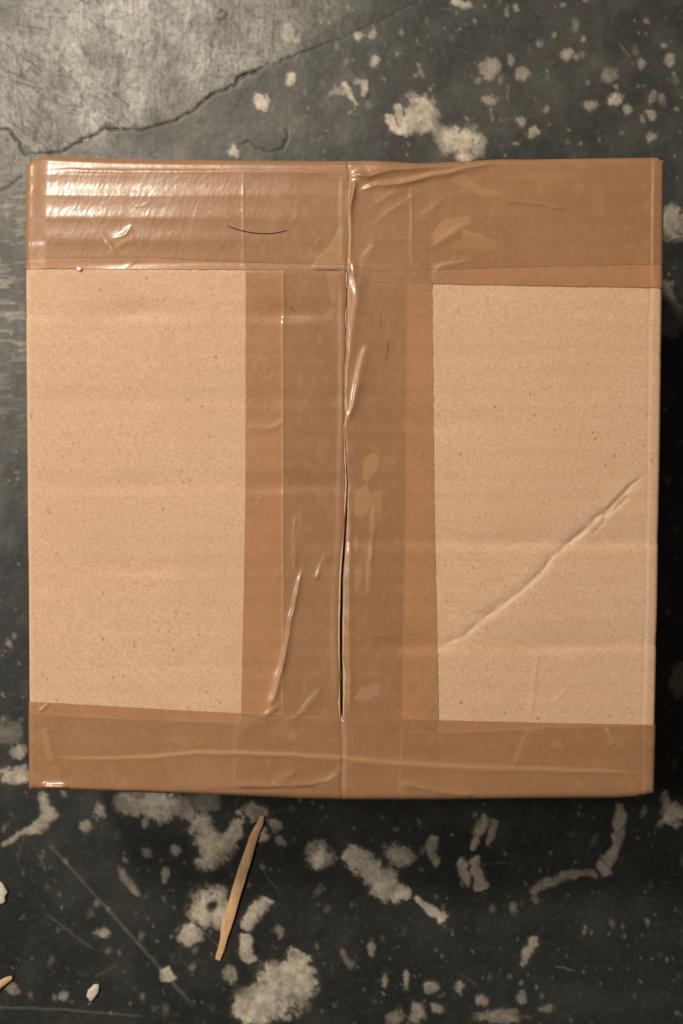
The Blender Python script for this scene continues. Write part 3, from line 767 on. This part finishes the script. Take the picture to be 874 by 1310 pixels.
def soft(a, b): return lambda x: sstep(a, b, x)
def lay_A(Xg, Yg): return 0.0 * Xg
def lay_B(Xg, Yg):
    return sstep(-1, 1, AR(Yg) - Xg)                    # two films deep where it lies on the first strip
def over_verticals(Xg, Yg): return sstep(-1, 1, Xg - AL(Yg)) * sstep(-1, 1, BR(Yg) - Xg)
def lay_D(Xg, Yg): return np.maximum(over_verticals(Xg, Yg), 0.12)
def lay_C(Xg, Yg): return np.full_like(Xg, 0.85) + 0.15 * over_verticals(Xg, Yg)
def tear(y, seed, amp):                                  # slightly nibbled cut line
    n = fbm(1, 4000, 1, 9, seed, 3)[0] - .5
    return amp * np.interp(y, np.arange(4000) * .5, n)

def vertical(name, L, Rr, off, layer, seed, ncol):
    ysamp = np.linspace(203 - 170, 1018 + 170, 500)
    u = np.linspace(0, 1, ncol)
    l = L(ysamp) + tear(ysamp, seed, .9); r = Rr(ysamp) + tear(ysamp, seed + 1, 1.7)
    Xg = l[:, None] + (r - l)[:, None] * u[None]
    Yg = np.repeat(ysamp[:, None], ncol, 1)
    return lay(name, Xg, Yg, TAPE, off, True, layer)
vertical("tape_strip", AL, AR, 0.00009, lay_A, 301, 240)
vertical("tape_strip", BL, BR, 0.00018, lay_B, 303, 230)

def horizontal(name, top, bot, off, layer, rows, seed, cols=600):
    xs = np.linspace(33 - 165, 848 + 165, cols)
    j = tear(xs + 200, seed, 1.2)
    if top is None:
        t0 = ET(xs) - 62; t1 = bot(xs) + j
    else:
        t0 = top(xs) + j; t1 = EB(xs) + 62
    v = np.linspace(0, 1, rows)
    Yg = t0[None] + (t1 - t0)[None] * v[:, None]
    Xg = np.repeat(xs[None], rows, 0)
    return lay(name, Xg, Yg, TAPE, off, True, layer)
horizontal("tape_strip", None, DB, 0.00027, lay_D, 200, 311)
horizontal("tape_strip", None, CB, 0.00036, lay_C, 200, 313, 1050)
horizontal("tape_strip", ETp, None, 0.00027, lay_D, 140, 315)
horizontal("tape_strip", FTp, None, 0.00036, lay_C, 140, 317)

# ------------------------------------------------------------------ small things
def splinter(name, left, right, thick, label, group):
    left = np.array(left, float); right = np.array(right, float)
    n = len(left); k = 24
    t0 = np.linspace(0, 1, n); t1 = np.linspace(0, 1, k)
    L = np.stack([np.interp(t1, t0, left[:, i]) for i in (0, 1)], -1); Rr = np.stack([np.interp(t1, t0, right[:, i]) for i in (0, 1)], -1)
    rng = np.random.default_rng(n + k)
    L += rng.normal(0, .16, L.shape); Rr += rng.normal(0, .16, Rr.shape)
    prof = [(0.0, 0.15), (0.03, 0.78), (0.30, 1.0), (0.66, 0.96), (0.96, 0.74), (1.0, 0.1)]
    verts = []
    c = None
    for i in range(k):
        th = thick * (0.45 + 0.55 * math.sin(math.pi * min(max(t1[i], .04), .96)))
        for a, hh in prof:
            p = L[i] * (1 - a) + Rr[i] * a
            x, y = to_plane(p[0], p[1], 0.0012)
            verts.append((x, y, 0.0006 + hh * th * (1 + rng.normal(0, .05))))
    verts = np.array(verts)
    org = verts.mean(0); org[2] = 0.0006
    verts = verts - org
    m = len(prof)
    q = []
    for i in range(k - 1):
        for j in range(m):
            q.append((i * m + j, i * m + (j + 1) % m, (i + 1) * m + (j + 1) % m, (i + 1) * m + j))
    q += [(0, 3, 2, 1), (0, 5, 4, 3)]; e = (k - 1) * m
    q += [(e, e + 1, e + 2, e + 3), (e, e + 3, e + 4, e + 5)]
    o = make_mesh(name, verts, q, WOOD, None, None, False)
    o.location = org
    tag(o, label, "wood splinter", group)
    return o
cv = lambda pts: [(260 + x / 6.24, 1030 + y / 6.24) for x, y in pts]
splinter("wood_splinter",
         cv([(462, 82), (420, 160), (378, 228), (325, 380), (272, 530), (226, 690), (180, 850), (140, 960), (138, 1050), (118, 1140), (95, 1228)]),
         cv([(488, 92), (476, 165), (440, 245), (398, 400), (350, 560), (300, 720), (265, 850), (232, 960), (197, 1060), (172, 1150), (134, 1246)]),
         0.0010, "long slender pale wood splinter lying on dark floor below the parcel", "wood splinters on the floor")
splinter("wood_splinter", [(15, 1249), (6, 1251), (-8, 1259), (-24, 1270)], [(16, 1253), (9, 1258), (-3, 1268), (-20, 1275)], 0.0012,
         "short wood splinter cut off by the left edge near the lower left corner", "wood splinters on the floor")

def chip(name, x, y, rx, ry, rot, thick, z, mat, label, cat, group, seed):
    rng = np.random.default_rng(seed)
    n = 14; a = np.linspace(0, 2 * math.pi, n, endpoint=False)
    r = 1 + rng.normal(0, .10, n)
    c, s = math.cos(math.radians(rot)), math.sin(math.radians(rot))
    rings = []
    for f, zz in ((1.0, 0.0), (1.02, .55), (.86, .95), (.45, 1.08 )):
        ax, ay = rx * r * f * np.cos(a), ry * r * f * np.sin(a)
        xw, yw = to_plane(x + ax * c - ay * s, y + ax * s + ay * c, z)
        rings.append(np.stack([xw, yw, np.full(n, zz * thick) + rng.normal(0, thick * .05, n)], -1))
    v = np.vstack(rings)
    xw, yw = to_plane(x, y, z)
    v = np.vstack([v, [[xw, yw, thick * 1.1]]])
    org = np.array([xw, yw, 0.0]); v = v - org
    q = []
    for k in range(3):
        for i in range(n):
            q.append((k * n + i, k * n + (i - 1) % n, (k + 1) * n + (i - 1) % n, (k + 1) * n + i))
    for i in range(0, n, 2):
        q.append((3 * n + i, 3 * n + (i - 1) % n, 3 * n + (i - 2) % n, 4 * n))
    o = make_mesh(name, v, q, mat, None, None, True)
    o.location = (org[0], org[1], z)
    tag(o, label, cat, group)
    return o
chip("paint_chip", 1, 1142, 8, 15, -8, 0.0009, 0.0003, CHIP, "pale oval chip at the left edge of the floor below the parcel", "chip", "pale chips on the floor", 3)
chip("paint_chip", 119, 1269, 6.5, 11, 30, 0.0008, 0.0003, CHIP, "small slanted pale chip on the floor in the lower left corner", "chip", "pale chips on the floor", 4)
chip("crumb", 102, 344.5, 3.6, 2.4, 20, 0.0006, BOX_H + 0.0004, CRUMB, "tiny white crumb on the tape edge at the upper left of the parcel", "crumb", None, 5)

# the hair on the upper tape
pts = np.array([(289, 287), (297, 291), (308, 294.5), (320, 297), (333, 298.4), (345, 298.6), (357, 297), (370, 293.5)])
tt = np.linspace(0, 1, 40)
hx = np.interp(tt, np.linspace(0, 1, 8), pts[:, 0]); hy = np.interp(tt, np.linspace(0, 1, 8), pts[:, 1])
ker = np.ones(5) / 5
hy = np.convolve(np.pad(hy, 2, mode='edge'), ker, 'valid')
xw, yw = to_plane(hx, hy, BOX_H)
zz = BOX_H + 0.00036 + T.sample(base, hx, hy) + T.sample(tape, hx, hy) + 0.00012
rad = 0.00014 * np.clip(np.minimum(tt * 6 + .35, (1 - tt) * 5 + .25), 0, 1)
C = np.stack([xw, yw, zz], -1)
verts = []; q = []
for i in range(40):
    d = C[min(i + 1, 39)] - C[max(i - 1, 0)]; d /= np.linalg.norm(d)
    side_ = np.array([-d[1], d[0], 0]); side_ /= np.linalg.norm(side_)
    for k in range(6):
        a = k * math.pi / 3
        verts.append(C[i] + rad[i] * (side_ * math.cos(a) + np.array([0, 0, 1]) * math.sin(a)))
for i in range(39):
    for k in range(6):
        q.append((i * 6 + k, i * 6 + (k + 1) % 6, (i + 1) * 6 + (k + 1) % 6, (i + 1) * 6 + k))
verts = np.array(verts); org = C[0].copy()
ho = make_mesh("hair", verts - org, q, HAIR, None, None, True)
ho.location = org
tag(ho, "short dark curved hair lying on the tape near the parcel's top edge", "hair")
